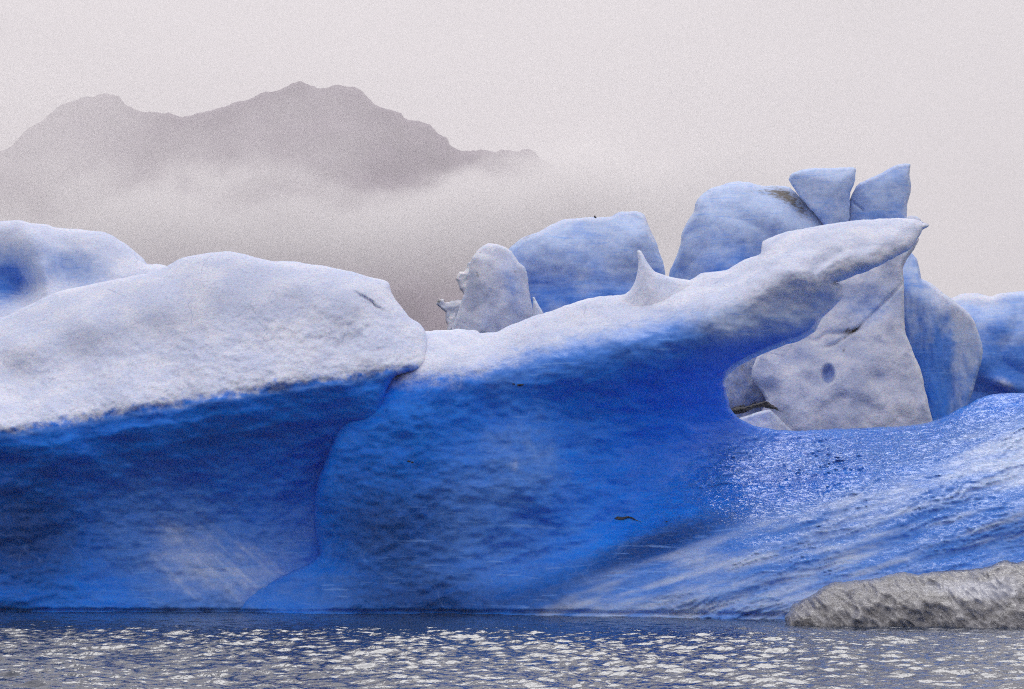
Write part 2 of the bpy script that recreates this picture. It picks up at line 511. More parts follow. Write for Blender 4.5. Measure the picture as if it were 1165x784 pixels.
def dome_detail(u, v):
    lip = np.interp(u, lip_x, lip_y)
    cap = 1 - sstep(-5, 5, v - lip)
    lumps = .055 * fbm(P3(u / 60., v / 40., .5), 2) + .055 * fbm(P3(u / 11., v / 8., 1.5), 4, .6) * sstep(-130, -50, v - lip)
    lumps = lumps - .05 * crease(P3(u / 24., v / 20., 7.7), 3) * sstep(-110, -30, v - lip)
    groove = .04 * np.exp(-((v - lip - 1 - 2 * perlin(P3(u / 30., u * 0, 3.))) / 5.) ** 2)
    f1, f2 = worley(u / 17. + .3 * perlin(P3(u / 30., v / 30.)), v / 8., 11)
    wall = .18 * fbm(P3(u / 70., v / 45., 5.), 4) + .05 * (f1 - .5) * sstep(20, 90, v - lip)
    slab = .14 * crease(P3((u * .62 - v * .78) / 40., (u * .78 + v * .62) / 120., 4.), 3) * blob(u, v, 250, 640, 130, 70)
    line = .04 * np.abs(np.sin((v - lip) / 7. + fbm(P3(u / 50., v / 20., 3.), 2))) * sstep(4, 14, v - lip) * (1 - sstep(40, 90, v - lip))
    cv = np.interp(u, [400, 412, 420, 428, 445], [331, 336, 341, 348, 358]) + 1.5 * perlin(P3(u / 6., u * 0, 2.))
    crack = (.10 * np.exp(-((v - cv) / 1.4) ** 2) + .10 * sstep(-1, 1, v - cv) * (1 - sstep(2, 16, v - cv))) * np.clip(np.sin(np.pi * np.clip((u - 398) / 50., 0, 1)), 0, 1) * (1 - .6 * sstep(425, 445, u))
    tw = v - (HORIZON + F * CAM_H / 50.1)
    notch = .13 * np.exp(-((tw + 2.5 + 1.5 * perlin(P3(u / 40., u * 0, 8.))) / 2.2) ** 2)
    return (lumps + crack) * cap + (wall + slab + line + notch) * (1 - cap) + groove * (v > lip - 12)


def dome_attrs(u, v, d):
    lip = np.interp(u, lip_x, lip_y)
    mk = .05 + .66 * blob(u, v, 225, 640, 100, 55, 28) + .28 * blob(u, v, 325, 630, 40, 45) + .10 * sstep(20, 100, v - lip) \
        - .10 * blob(u, v, 30, 620, 70, 90)
    streak = np.clip(fbm(P3((u * .74 + v * .67) / 140., (-u * .67 + v * .74) / 12., 8.), 4, .6), -1, 1)
    mk = mk + .25 * np.clip(streak, 0, 1) * blob(u, v, 250, 620, 120, 70, 35)
    seam = np.exp(-((v - lip - 5) / 3.5) ** 2)
    bnd = np.exp(-((v - np.interp(u, [-80, 20, 100, 180, 260, 340, 400, 440], [430, 410, 386, 360, 336, 328, 336, 350])) / 15.) ** 2)  # shade band across the cap, partly put into the colour by thinning crust
    cr = dome_crust(u, v) * (1 - bnd * .14)
    mk = mk + .95 * (cr > .2) * (v < lip - 14)
    return att(u, v, cr, mk + .35 * seam, grey=.75 * blob(u, v, 25, 610, 90, 75) * (v > lip + 10) + .35 * blob(u, v, 250, 500, 130, 22, -8), scallop=.15)


relief('domed_block', dome_out, tps(dome_ctrl), ICE, berg, 2.0, (11, .38), 5.5, .6, .9, 1, dome_detail, dome_attrs,
       split=[('snow_cap', 'domed_block', lambda u, v, a: a['crust'] > .5)])

# --- rounded hump rising behind the dome
hump_out = [(-90, 262), (-40, 254), (8, 251), (20, 251), (35, 254), (53, 255), (65, 259), (88, 260), (98, 262), (116, 264), (131, 270), (143, 278), (159, 290), (164, 295),
            (168, 300), (178, 300), (191, 304), (225, 330), (230, 420), (200, 480), (-90, 480)]
hump_ctrl = [(-60, 258, 58.4), (8, 254, 58.4), (60, 258, 58.4), (110, 265, 58.2), (150, 285, 57.8), (185, 303, 57.0),
             (10, 300, 57.9), (25, 330, 58.2), (42, 275, 57.0), (45, 310, 56.6), (55, 345, 55.6), (15, 355, 55.6), (60, 320, 56.9), (75, 300, 57.6), (100, 285, 57.4),
             (80, 325, 57.0), (130, 305, 56.9), (170, 310, 56.6), (100, 350, 55.6), (180, 340, 55.6), (0, 420, 54.8), (120, 420, 54.8), (220, 420, 54.8), (-60, 420, 54.8), (-60, 320, 58)]


def hump_attrs(u, v, d):
    c = .92 - .75 * blob(u, v, 85, 305, 45, 26, 20) - .95 * blob(u, v, 5, 315, 34, 36)
    return att(u, v, c, .95 - .45 * blob(u, v, 5, 320, 30, 30))


relief('rounded_hump', hump_out, tps(hump_ctrl), ICE, berg, 2.2, (10, .7), 4, .6, .8, 2,
       lambda u, v: .07 * fbm(P3(u / 30., v / 22., 3.3), 4) + .12 * sstep(50, 58, u) * blob(u, v, 56, 308, 6, 22, -20), hump_attrs)

# --- hollowed wall, overhanging arm and sloping foot: one body of ice
arm_out = [(470, 376), (483, 376), (500, 375), (521, 375), (543, 376), (546, 379), (565, 378), (577, 372), (597, 363), (627, 354.5), (656, 344), (679, 338), (700, 335.5),
           (740, 331), (770, 324), (791, 316), (798, 311.5), (825, 307.5), (836, 301), (847, 295), (860, 291), (865.5, 288), (866, 280), (868, 274), (887, 266), (905, 261.5), (927.5, 257), (945, 254), (963, 252.6),
           (999, 249.5), (1030, 248), (1044, 249.5), (1055.5, 254), (1057, 257), (1050, 262), (1048, 266), (1043, 274), (1037, 283), (1026, 289), (1013, 296), (999, 302.5), (983, 310), (972, 314), (963, 318), (950, 322), (954, 322), (958, 325), (958.5, 332), (960.5, 337),
           (950, 347), (936.5, 361), (934, 366), (927.5, 377.6), (910, 387), (892, 393), (878, 399), (865, 404), (850, 411), (838, 418), (829, 426), (826, 434),
           (826, 446), (829, 457), (831.5, 466), (840, 476), (853, 482), (865, 486.5), (892, 490), (927.5, 489), (960, 487.5), (990, 487), (1020, 485), (1052, 482), (1070, 476), (1097, 462), (1112, 454), (1128, 449), (1145, 447),
           (1160, 447), (1200, 452), (1260, 462), (1260, 745), (240, 745), (246, 697), (262, 692), (290, 672), (320, 656), (352, 641), (364, 630), (358, 603), (357, 575),
           (361, 550), (369, 525), (380, 497), (393, 474), (415, 455), (438, 437), (430, 418), (445, 395)]
arm_ctrl = [(475, 378, 53.4), (545, 380, 53.4), (600, 364, 53.5), (655, 346, 53.7), (705, 337, 53.9), (790, 318, 54.2), (835, 303, 54.2), (870, 278, 54.2), (930, 259, 54.0), (1000, 251, 53.8), (1050, 256, 53.8),
            (500, 395, 51.9), (560, 400, 52.2), (640, 378, 52.5), (720, 358, 52.7), (800, 335, 52.9),
            (480, 425, 50.95), (560, 428, 51.25), (640, 408, 51.3), (720, 390, 51.4), (800, 368, 51.6), (860, 335, 51.9), (900, 300, 52.1), (960, 280, 52.3), (1020, 268, 52.7), (940, 315, 52.0), (980, 304, 52.1), (1030, 285, 52.6),
            (870, 362, 51.9), (910, 345, 52.0), (950, 338, 52.2), (930, 360, 52.2), (890, 385, 52.4), (840, 402, 52.6), (826, 440, 54.2), (800, 400, 51.9),
            (440, 445, 50.9), (560, 465, 51.4), (640, 460, 51.7), (720, 445, 52.0), (770, 430, 52.4), (800, 440, 53.3),
            (380, 510, 50.9), (370, 570, 50.9), (440, 520, 50.4), (440, 590, 50.1), (520, 540, 50.7), (560, 560, 50.6), (610, 520, 50.9), (660, 500, 51.7), (720, 500, 52.6), (780, 490, 53.7), (815, 475, 54.8),
            (640, 570, 50.9), (700, 560, 52.0), (720, 592, 51.8), (760, 550, 53.0), (800, 535, 53.9), (840, 510, 55.0), (880, 500, 55.8), (940, 496, 56.3), (1000, 492, 56.5), (1060, 482, 56.4), (1120, 455, 56.2), (1160, 450, 56.0), (1240, 462, 56.0),
            (850, 550, 53.2), (930, 535, 53.7), (1000, 520, 54.3), (1060, 510, 54.3), (1150, 485, 54.3), (1240, 490, 54.3),
            (800, 585, 51.7), (880, 580, 51.3), (960, 570, 51.3), (1040, 560, 51.5), (1150, 540, 51.8), (1240, 540, 51.8),
            (720, 630, 50.6), (820, 630, 49.9), (920, 630, 49.6), (1020, 630, 49.6), (1150, 620, 49.9), (1240, 620, 49.9),
            (360, 630, 50.9), (300, 680, 50.3), (400, 650, 50.3), (500, 640, 50.3), (600, 640, 50.6), (450, 690, 49.7), (350, 697, 49.8), (560, 690, 49.8), (640, 680, 49.5),
            (700, 690, 49.1), (800, 690, 48.6), (900, 690, 48.3), (1020, 690, 48.3), (1150, 690, 48.5), (1240, 690, 48.5), (250, 740, 49.9), (500, 740, 49.8), (800, 740, 48.6), (1240, 740, 48.6)]

wl_x = [460, 484, 520, 560, 600, 640, 690, 740, 800, 840, 880, 930, 980, 1040, 1060]
wl_y = [438, 436, 434, 424, 406, 393, 382, 372, 360, 356, 354, 348, 340, 326, 300]
rl_x = [560, 620, 660, 700, 740, 800, 880, 950, 1020, 1260]      # crest line of the foot: below it the outer slope
rl_y = [720, 676, 655, 632, 612, 596, 578, 558, 530, 430]


def foot_dir(u, v):
    a = math.radians(-17)
    return u * math.cos(a) + v * math.sin(a), -u * math.sin(a) + v * math.cos(a)


def ramp_zone(u, v):
    return sstep(-30, 60, v - np.interp(u, [560, 640, 700, 760, 800, 826, 880, 1260], [720, 660, 610, 545, 500, 478, 488, 420])) * sstep(600, 760, u)


def arm_crust(u, v):
    wl = np.interp(u, wl_x, wl_y)
    n = fbm(P3(u / 26., v / 14., 6.2), 4, .6)
    return 1 - sstep(-40, 26, v - wl + 8 * n)


def arm_detail(u, v):
    wl = np.interp(u, wl_x, wl_y)
    cr = arm_crust(u, v)
    rz = ramp_zone(u, v)
    lum = .09 * fbm(P3(u / 45., v / 30., 9.5), 4, .55) + .035 * fbm(P3(u / 10., v / 8., 4.5), 3)
    # lobes on the arm: shelves of crust with an edge
    lobes = np.zeros_like(u)
    for xs, ys, a, w in (([925, 940, 952, 975, 1000], [312, 300, 292, 285, 282], .34, 5),
                         ([800, 835, 855, 880, 905, 930], [345, 322, 312, 306, 303, 306], .22, 6),
                         ([866, 890, 930], [296, 292, 287], .14, 5), ([760, 790, 815], [338, 333, 322], .14, 5)):
        yy = np.interp(u, xs, ys); on = sstep(xs[0] - 4, xs[0] + 10, u) * (1 - sstep(xs[-1] - 12, xs[-1] + 4, u))
        lobes = lobes - a * on * sstep(-w, w, v - yy) * (1 - sstep(12, 46, v - yy))
    ve = np.interp(u, [826, 829, 838, 865, 892, 927, 936, 960], [436, 427, 418, 404, 393, 378, 361, 337])
    lobes = lobes - .10 * np.exp(-((ve - v - 3.5) / 3.2) ** 2) * sstep(828, 842, u) * (1 - sstep(945, 962, u))
    wall = .20 * fbm(P3(u / 90., v / 60., 2.5), 4) + .035 * fbm(P3(u / 16., v / 9., 12.), 3)
    p, q = foot_dir(u, v)
    wx = .5 * fbm(P3(u / 40., v / 25., 1.), 3)
    out = sstep(-25, 40, v - np.interp(u, rl_x, rl_y))
    g1, g2 = worley(p / 15. + wx * 1.6, q / 5. + wx * 1.6, 9)
    h1, h2 = worley(p / 8. + wx * 2, q / 3.6 + wx * 2, 14)
    r1 = 1 - 2 * np.abs(perlin(P3(p / 46. + .8 * wx, q / 7.5 + 1.2 * wx, 3.1)))
    r2 = 1 - 2 * np.abs(perlin(P3(p / 24. + wx, q / 4.6 + 1.5 * wx, 8.1)))
    amp = np.clip(.65 + .9 * fbm(P3(p / 90., q / 40., 7.7), 2), .15, 1.5)
    k1 = np.clip(r1, 0, 1) ** 3; k2 = np.clip(r2, 0, 1) ** 3
    top = blob(u, v, 980, 505, 260, 45, -8)
    sc = -amp * (1 - .4 * out) * (.15 * k1 + .10 * k2 + (.05 + .10 * top) * (g1 - .5) + .03 * (h1 - .5)) + .18 * fbm(P3(p / 110., q / 26., 1.9), 2, .5)
    # the cut above the foot on the lower wall: layered ledges
    led = .07 * np.abs(np.sin(q / 6.5 + 1.3 * fbm(P3(p / 60., q / 30., 5.), 3))) * blob(u, v, 640, 650, 190, 55, -14)
    f3, f4 = worley(u / 15. + wx, v / 8. + wx, 5)
    chop = .022 * (f3 - .5) * blob(u, v, 470, 600, 200, 100) + .05 * (f3 - .5) * blob(u, v, 760, 560, 110, 50)
    dw = np.interp(u, [250, 450, 640, 800, 900, 1260], [50.0, 49.7, 49.4, 48.6, 48.2, 48.5])
    tw = v - (HORIZON + F * CAM_H / dw)
    notch = .13 * np.exp(-((tw + 2.5 + 1.5 * perlin(P3(u / 40., u * 0, 9.))) / 2.2) ** 2)
    return lum * cr + lobes + (wall + led + chop) * (1 - cr) * (1 - rz) + sc * rz + notch


def arm_attrs(u, v, d):
    c = arm_crust(u, v)
    p, q = foot_dir(u, v)
    mk = .04 + .30 * blob(u, v, 320, 680, 90, 30) + .38 * blob(u, v, 595, 515, 50, 42) * (1 + .8 * fbm(P3(u / 22., v / 22., 4.), 4, .6)) + .30 * blob(u, v, 530, 570, 110, 60) + .28 * blob(u, v, 540, 650, 160, 55)
    wl = np.interp(u, wl_x, wl_y)
    mk = mk + .75 * (1 - sstep(-20, 55, v - wl)) * sstep(480, 640, u) + .85 * blob(u, v, 890, 350, 85, 36, -25) + .10 * blob(u, v, 830, 400, 60, 40)
    out = sstep(-25, 30, v - np.interp(u, rl_x, rl_y))
    st = fbm(P3(p / 150., q / 16., 8.), 4, .6)
    mk = np.maximum(mk, out * (.74 + .35 * st) - .22 * blob(u, v, 1100, 620, 120, 60))
    mk = mk + .35 * blob(u, v, 1000, 505, 170, 26, -10) + .2 * blob(u, v, 870, 500, 50, 22)
    mk = mk - .25 * blob(u, v, 430, 530, 60, 50)
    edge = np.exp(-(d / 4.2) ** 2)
    hole = 1.5 * np.exp(-(d / 5.0) ** 2) * sstep(815, 830, u) * (v > 325) * (v < 440) * (u < 966)  # light shining through the opening's thin edge, painted as white crust
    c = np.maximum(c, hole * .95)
    flake = ((u > 948) & (v > 320) & (v < 342) & (u + v > 1276))  # translucent flake: its brightness is painted as crust too
    c = np.maximum(c, .9 * flake)
    c = np.maximum(c, .22 * blob(u, v, 900, 335, 60, 22, -20))
    return att(u, v, c, mk, grey=.3 * blob(u, v, 985, 290, 70, 30) + .65 * blob(u, v, 440, 600, 90, 85) + .5 * blob(u, v, 540, 685, 170, 26) + .8 * blob(u, v, 740, 622, 120, 20, -20), scallop=.10 + .90 * ramp_zone(u, v) * (1 - .55 * out))


def above(u, v, xs, ys): return v < np.interp(u, xs, ys)


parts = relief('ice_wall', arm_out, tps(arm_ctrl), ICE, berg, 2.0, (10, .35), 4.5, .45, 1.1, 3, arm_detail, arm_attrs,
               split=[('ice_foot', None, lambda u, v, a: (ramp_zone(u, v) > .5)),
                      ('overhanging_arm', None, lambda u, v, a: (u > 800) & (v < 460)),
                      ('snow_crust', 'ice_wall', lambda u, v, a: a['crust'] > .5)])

# --- the little horn of white ice on the saddle
horn_out = [(700, 345), (709, 336), (717.5, 329.5), (723, 319), (725.5, 308), (726.5, 297), (724.5, 288), (725.5, 284.5), (730, 286), (735.5, 297), (744, 308), (753, 312), (761.5, 314.5), (772, 317),
            (785, 319), (796, 324), (800, 335), (790, 350), (745, 360), (705, 356)]
relief('ice_horn', horn_out, tps([(726, 290, 54.0), (735, 305, 53.7), (760, 316, 53.9), (790, 322, 54.0), (710, 338, 53.7), (740, 330, 53.2), (740, 352, 53.0), (795, 345, 53.2), (705, 352, 53.2)]),
       ICE, berg, 1.6, (7, .35), 1.2, .6, .4, 4, lambda u, v: .03 * fbm(P3(u / 14., v / 14., 2.), 3), lambda u, v, d: att(u, v, .95, .8), backstep=6)


# --- grit caught in the ice face
def grit(name, pts, parent, Y, seed):
    """a cluster of small dark angular stones pressed into the ice, one body"""
    r = np.random.default_rng(seed); V = []; T = []
    import bmesh
    bm = bmesh.new()
    for (x, y, s, st) in pts:
        c = W(np.array([x]), np.array([y]), np.array([Y(x, y)]))[0] - np.array(parent.location)
        ret = bmesh.ops.create_icosphere(bm, subdivisions=2, radius=1.0)
        sx, sy, sz = s * st / 50, s * .8 / 50, s / 50
        for q in ret['verts']:
            k = 1 + .35 * float(perlin(np.array([[q.co.x * 1.7 + x, q.co.y * 1.7 + y, q.co.z * 1.7]]))[0])
            q.co = Vector((c[0] + q.co.x * sx * k, c[1] + q.co.y * sy * k, c[2] + q.co.z * sz * k))
    me = bpy.data.meshes.new(name); bm.to_mesh(me); bm.free()
    me.materials.append(GRIT)
    o = bpy.data.objects.new(name, me); COL.objects.link(o); o.parent = parent
    return o


_af = tps(arm_ctrl)


def arm_Y(x, y):
    a = np.array([float(x)]), np.array([float(y)])
    return float(_af(*a)[0] + arm_detail(*a)[0])


def band(name, outline, parent, Y, seed, thick=.25):
    f = lambda u, v: np.array([Y(a, c) for a, c in zip(u, v)]) - .05
    return relief(name, outline, f, GRIT, parent, 1.0, (1.6, .10), thick, .2, 2.6, seed, lambda u, v: .16 * fbm(P3(u / 4., v / 3., 2.), 3), backstep=4)


band('grit_seam', [(699, 590), (703, 588.6), (708, 589.4), (712, 587.6), (718, 587.4), (722, 590), (728, 592.8), (738, 593.8), (750, 593.5), (760, 593), (750, 594.5), (738, 595.3), (729, 594.5), (722, 591.6), (715, 589.8), (708, 591)], berg, arm_Y, 31)
band('grit_patch', [(577, 435), (583, 435), (588, 436), (597, 437), (594, 440), (585, 440.5), (579, 438)], berg, arm_Y, 32)
grit('grit_patch', [(465, 525, 1.2, 1.9), (469, 526, 1.0, 1.6)], berg, arm_Y, 3)

# ------------------------------------------------------------------ icebergs behind
WATERROW = 690


def berg_empty(u, Y, label):
    b = W(np.array([float(u)]), np.array([650.]), np.array([float(Y)]))[0]
    return empty('iceberg', (float(b[0]), float(b[1]), 0.0), label, 'iceberg', 'icebergs behind the great blue one')


# pale pyramid block with its small shard
t = berg_empty(565, 66, 'small pale pyramid-shaped iceberg leaning against the blue slab, beside dirty grey chunks')
pyr = [(512, 380), (517, 366), (521, 356), (528, 335), (533, 306), (536, 294), (541, 288), (549, 280), (557, 277), (565, 278), (573, 281), (581, 286), (586, 293), (591, 299), (597, 304), (599, 310), (602, 327), (605, 346), (612, 380), (625, 450), (640, 680), (480, 680), (500, 450)]
relief('pale_block', pyr, planes([(550, 330, 65.6, -.25, -.30), (580, 330, 65.75, .75, -.2), (594, 330, 66.1, 1.7, -.4), (560, 290, 66.0, .1, -1.6), (533, 330, 66.0, -1.5, -.2), (556, 372, 65.45, .3, .25), (575, 300, 66.0, .9, -1.2)], .05),
       ICE, t, 1.7, (3, .18), 3, .1, 1.1, 5,
       lambda u, v: .09 * fbm(P3(u / 24., v / 24., 5.), 4, .42) - .07 * crease(P3(u / 30., v / 40., 8.), 2),
       lambda u, v, d: att(u, v, .93 - .45 * blob(u, v, 583, 325, 14, 40, -8) - .25 * blob(u, v, 555, 370, 50, 14), .8, .55 * blob(u, v, 543, 312, 3, 9, -25) + .45 * blob(u, v, 546, 287, 3, 4) + .4 * blob(u, v, 586, 309, 3, 5) + .35 * blob(u, v, 566, 350, 3, 10, 20), .15 + .5 * blob(u, v, 545, 315, 18, 30)))
relief('ice_shard', [(606, 352), (606, 338), (608, 338), (611, 344), (618, 356), (624, 380), (622, 420), (600, 420), (602, 380)], planes([(610, 350, 65.2, .6, -.3), (606, 350, 65.3, -.8, -.3)], .05),
       ICE, t, 1.6, (4, .2), 1.2, .2, .3, 6, None, lambda u, v, d: att(u, v, .8, .8), backstep=5)

# dirty chunks
t = empty('ice_chunk', (*W(np.array([508.]), np.array([650.]), np.array([67.5]))[0][:2], 0.0), 'lower dirty grey ice chunk with a dark knob, left of the pale pyramid iceberg', 'ice chunk', 'dirty ice chunks')
relief('chunk_body', [(496, 346), (497, 342), (500, 340), (504, 340), (507, 344), (511, 344), (514, 342), (521, 340.5), (527, 342), (532, 352), (530, 375), (540, 420), (545, 680), (490, 680), (500, 400), (509, 372), (507, 364), (507, 355), (503, 352)],
       planes([(503, 346, 67.3, -.9, -.5), (514, 355, 67.2, .8, -.4), (515, 345, 67.5, .2, -1.4)], .05), ICE, t, 1.3, (3, .2), 1.5, .2, .5, 7,
       lambda u, v: .12 * fbm(P3(u / 9., v / 9., 5.), 3), lambda u, v, d: att(u, v, .9, .7, .75 * blob(u, v, 499, 343, 5, 4) + .8 * blob(u, v, 515, 341, 9, 2.2) + .3 * blob(u, v, 513, 370, 4, 4), 1.), backstep=6)
t = empty('ice_chunk', (*W(np.array([526.]), np.array([650.]), np.array([68.5]))[0][:2], 0.0), 'upper grey ice chunk jutting out at the left edge of the pale pyramid iceberg', 'ice chunk', 'dirty ice chunks')
relief('chunk_body', [(518, 318), (519, 315), (523, 309), (528, 309), (531, 304), (532, 299), (537, 297), (545, 305), (545, 680), (520, 680), (528, 400), (532, 345), (527, 334), (523, 329), (521, 321)],
       planes([(526, 318, 68.4, .3, -.5), (522, 325, 68.5, -.9, .3)], .05), ICE, t, 1.3, (3, .2), 1.2, .2, .5, 8,
       lambda u, v: .12 * fbm(P3(u / 9., v / 9., 9.), 3), lambda u, v, d: att(u, v, .85, .7, .7 * blob(u, v, 524, 331, 3, 4) + .6 * blob(u, v, 518, 318, 2.5, 2.5), .9), backstep=6)

# blue slab
t = berg_empty(670, 68.5, 'broad medium blue iceberg slab with a pale flat top, behind the white horn')
slab = [(575, 290), (580, 283), (586, 278), (593, 272), (602, 267.5), (612, 263.6), (616, 261), (621, 258), (638, 250.5), (648, 248.5), (656, 248), (666, 247), (676.5, 248), (688, 247.5), (697, 246), (701, 243.5), (706, 241.6), (715, 241), (723, 240), (728, 241), (733, 244),
        (738, 256), (742, 266), (747, 277), (751, 288), (754, 297), (757, 311), (770, 380), (790, 680), (560, 680), (560, 400), (566, 320)]
relief('blue_slab', slab, planes([(660, 300, 68.0, .12, -.45), (740, 280, 68.6, 1.3, -.1), (650, 258, 68.9, -.1, -2.2), (598, 290, 68.5, -.7, -.4)], .25),
       ICE, t, 2.0, (3.5, .2), 5, .1, 1.2, 9, lambda u, v: .20 * fbm(P3(u / 50., v / 45., 15.), 4, .4) - .75 * np.abs(perlin(P3((u + .6 * v) / 90., (v - .5 * u) / 80., 18.3))) - .16 * crease(P3(u / 40., v / 40., 11.), 2),
       lambda u, v, d: att(u, v, .02 + .55 * np.exp(-(d / 7.) ** 2) * (v < 275),
                           1.0 - .40 * sstep(270, 350, v) + .25 * fbm(P3(u / 50., v / 40., 3.), 3) + .1 * blob(u, v, 715, 270, 35, 25), .5 * blob(u, v, 600, 270, 24, 5, -28)))
st = W(np.array([677.]), np.array([246.2]), np.array([68.9]))[0]
stone = empty('stone', tuple(float(q) for q in st), 'tiny dark stone perched on the top edge of the blue slab iceberg', 'stone')
grit('stone_body', [(676.6, 246.6, 1.7, 1.0), (677.8, 247.6, 1.3, 1.0)], stone, lambda x, y: 68.9, 5)

# rounded blue block with its wedge and spire
t = berg_empty(890, 74, 'tall blue iceberg with a rounded dirt-streaked shoulder and two upright blocks, above the arm')
rb = [(761.5, 312), (765, 303), (769, 295), (773, 280), (776, 266), (782, 252), (789, 241), (791, 232), (793.6, 226), (800, 219), (809, 214), (829, 208), (840, 206.5), (852, 207), (860, 210), (869.5, 211.5), (884, 211), (898, 212.5), (912, 225), (940, 252), (960, 290), (985, 400), (1000, 690), (740, 690), (745, 420)]
relief('rounded_shoulder', rb, tps([(765, 310, 75.6), (778, 265, 75.0), (795, 228, 75.2), (830, 212, 75.6), (870, 216, 75.6), (900, 218, 75.4), (810, 250, 73.9), (840, 240, 74.2), (880, 235, 74.3), (920, 250, 74.2), (800, 300, 73.7), (860, 290, 73.7), (920, 300, 73.6), (780, 400, 73.6), (950, 400, 73.4), (860, 600, 73.5), (960, 290, 74.0)]),
       ICE, t, 2.0, (6, .4), 5, .35, 1.0, 10, lambda u, v: .12 * fbm(P3(u / 40., v / 50., 25.), 4, .45) - .85 * np.abs(perlin(P3((u + .5 * v) / 85., (v - .4 * u) / 70., 28.))) - .18 * crease(P3(u / 40., v / 40., 21.), 2),
       lambda u, v, d: att(u, v, .06 + .3 * np.exp(-(d / 8.) ** 2) * (v < 260), 1.05 - .38 * sstep(250, 315, v) + .22 * fbm(P3(u / 45., v / 60., 7.), 3),
                           .68 * blob(u, v, 905, 232, 36, 10, 42) + .55 * blob(u, v, 872, 219, 28, 8, 10), 0.))
relief('wedge_block', [(897, 205), (898, 199), (903, 195.5), (912, 193), (932, 191), (950, 190.5), (963, 191), (970, 190.5), (973.5, 192), (973, 204), (971, 212), (968, 219), (967, 235), (966, 260), (965, 420), (930, 420), (942, 270), (936, 255), (920, 236), (906, 218)],
       planes([(940, 215, 73.6, -.25, -.3), (968, 215, 73.9, 1.5, 0), (935, 195, 74.1, 0, -2.5), (905, 205, 74.0, -1.0, -.2)], .1), ICE, t, 1.7, (2.5, .14), 3, .05, 1.0, 11,
       lambda u, v: .08 * fbm(P3(u / 25., v / 25., 35.), 4, .42), lambda u, v, d: att(u, v, .25, 1.0 + .2 * fbm(P3(u / 30., v / 30., 5.), 3) - .15 * sstep(215, 255, v), .1 * (d < 3), 0.))
relief('spire_block', [(967, 226), (970, 219), (974, 212), (979, 207.5), (990, 203), (1003, 197), (1013, 191), (1022, 187.5), (1030, 186.5), (1035.5, 187), (1035, 200), (1036.5, 210), (1036, 219), (1033, 233), (1031, 246), (1036, 280), (1040, 420), (960, 420), (964, 260)],
       planes([(1000, 225, 74.2, .05, -.3), (980, 215, 74.5, -1.0, -.6), (1010, 197, 74.7, -.3, -1.6), (1032, 220, 74.5, 1.8, 0)], .1), ICE, t, 1.7, (2.5, .14), 3, .05, 1.0, 12,
       lambda u, v: .08 * fbm(P3(u / 22., v / 22., 45.), 4, .42) + .1 * np.exp(-((v - np.interp(u, [966, 974, 982], [226, 233, 239])) / 1.4) ** 2) * (u < 983),
       lambda u, v, d: att(u, v, .12 + .3 * (d < 4), .92 + .2 * fbm(P3(u / 30., v / 30., 9.), 3) - .2 * sstep(215, 250, v), .5 * np.exp(-((v - np.interp(u, [966, 974, 982], [226, 233, 239])) / 1.8) ** 2) * (u < 983) + .3 * (d < 2), 0.))
relief('snow_knob', [(1026, 252), (1034, 246), (1041, 245.5), (1046, 248), (1049, 253), (1044, 262), (1030, 300), (1000, 300)], planes([(1040, 255, 73.5, .6, -.8)], .1), ICE, t, 1.6, (4, .3), 1.5, .4, .4, 13, None, lambda u, v, d: att(u, v, .95, .8), backstep=6)

# white wall seen through the gap under the arm
t = berg_empty(960, 61, 'grey-white iceberg wall with one dark round hole, seen through the gap under the arm')
ww = [(856, 419), (862, 405), (880, 360), (910, 310), (950, 284), (1000, 276), (1040, 268), (1046, 272), (1040, 283), (1032, 294), (1027, 305), (1029, 330), (1028.5, 366), (1031, 382), (1040, 403), (1048, 420), (1052, 440), (1055, 455), (1061, 479), (1066, 560), (1075, 690), (840, 690), (852, 500), (872, 455), (864, 443), (855, 430)]


def ww_detail(u, v):
    hole = .35 * np.exp(-(np.hypot((u - 942) / 7.6, (v - 426) / 10.6)) ** 6)
    dents = .25 * blob(u, v, 875, 445, 12, 10) + .06 * blob(u, v, 919, 432, 5, 6) + .15 * blob(u, v, 905, 410, 20, 10) + .08 * blob(u, v, 960, 452, 9, 5) + .2 * blob(u, v, 1000, 430, 14, 12) + .3 * blob(u, v, 985, 350, 16, 20)
    cleft = .10 * np.exp(-((v - np.interp(u, [925, 940, 960, 985], [390, 380, 379, 372])) / 3.) ** 2) * sstep(925, 935, u) * (1 - sstep(970, 990, u))
    return hole + dents + cleft + .07 * fbm(P3(u / 34., v / 28., 55.), 4, .5) - .24 * crease(P3(u / 60., v / 66., 58.), 2) + .12 * np.exp(-((v - np.interp(u, [925, 950, 975, 1000, 1028], [400, 392, 374, 350, 322])) / 2.4) ** 2) * sstep(930, 945, u)


def ww_attrs(u, v, d):
    hole = np.exp(-(np.hypot((u - 942) / 7.6, (v - 426) / 10.6)) ** 6)  # inner darkness of the hole, put into the colour through crust and dirt
    c = .97 - .62 * hole - .35 * blob(u, v, 985, 352, 30, 20) - .28 * blob(u, v, 900, 408, 40, 14, -20) - .3 * blob(u, v, 1000, 430, 16, 14)
    dirt = .55 * blob(u, v, 965, 377, 26, 4, -8) + .35 * blob(u, v, 895, 470, 20, 4, 25) + .25 * blob(u, v, 965, 395, 20, 5, -30) + .22 * hole
    up = blob(u, v, 1000, 330, 50, 40)
    ck = np.exp(-((v - np.interp(u, [925, 950, 975, 1000, 1028], [400, 392, 374, 350, 322])) / 2.2) ** 2) * sstep(930, 945, u)
    ck2 = np.exp(-((u - np.interp(v, [300, 340, 380, 420], [985, 972, 962, 958])) / 2.) ** 2) * (v < 400)
    return att(u, v, c - .35 * up, .62 + .3 * up, dirt + .30 * ck + .25 * ck2 + .14 * np.clip(fbm(P3(u / 26., v / 18., 3.3), 4, .6), 0, 1), .45)


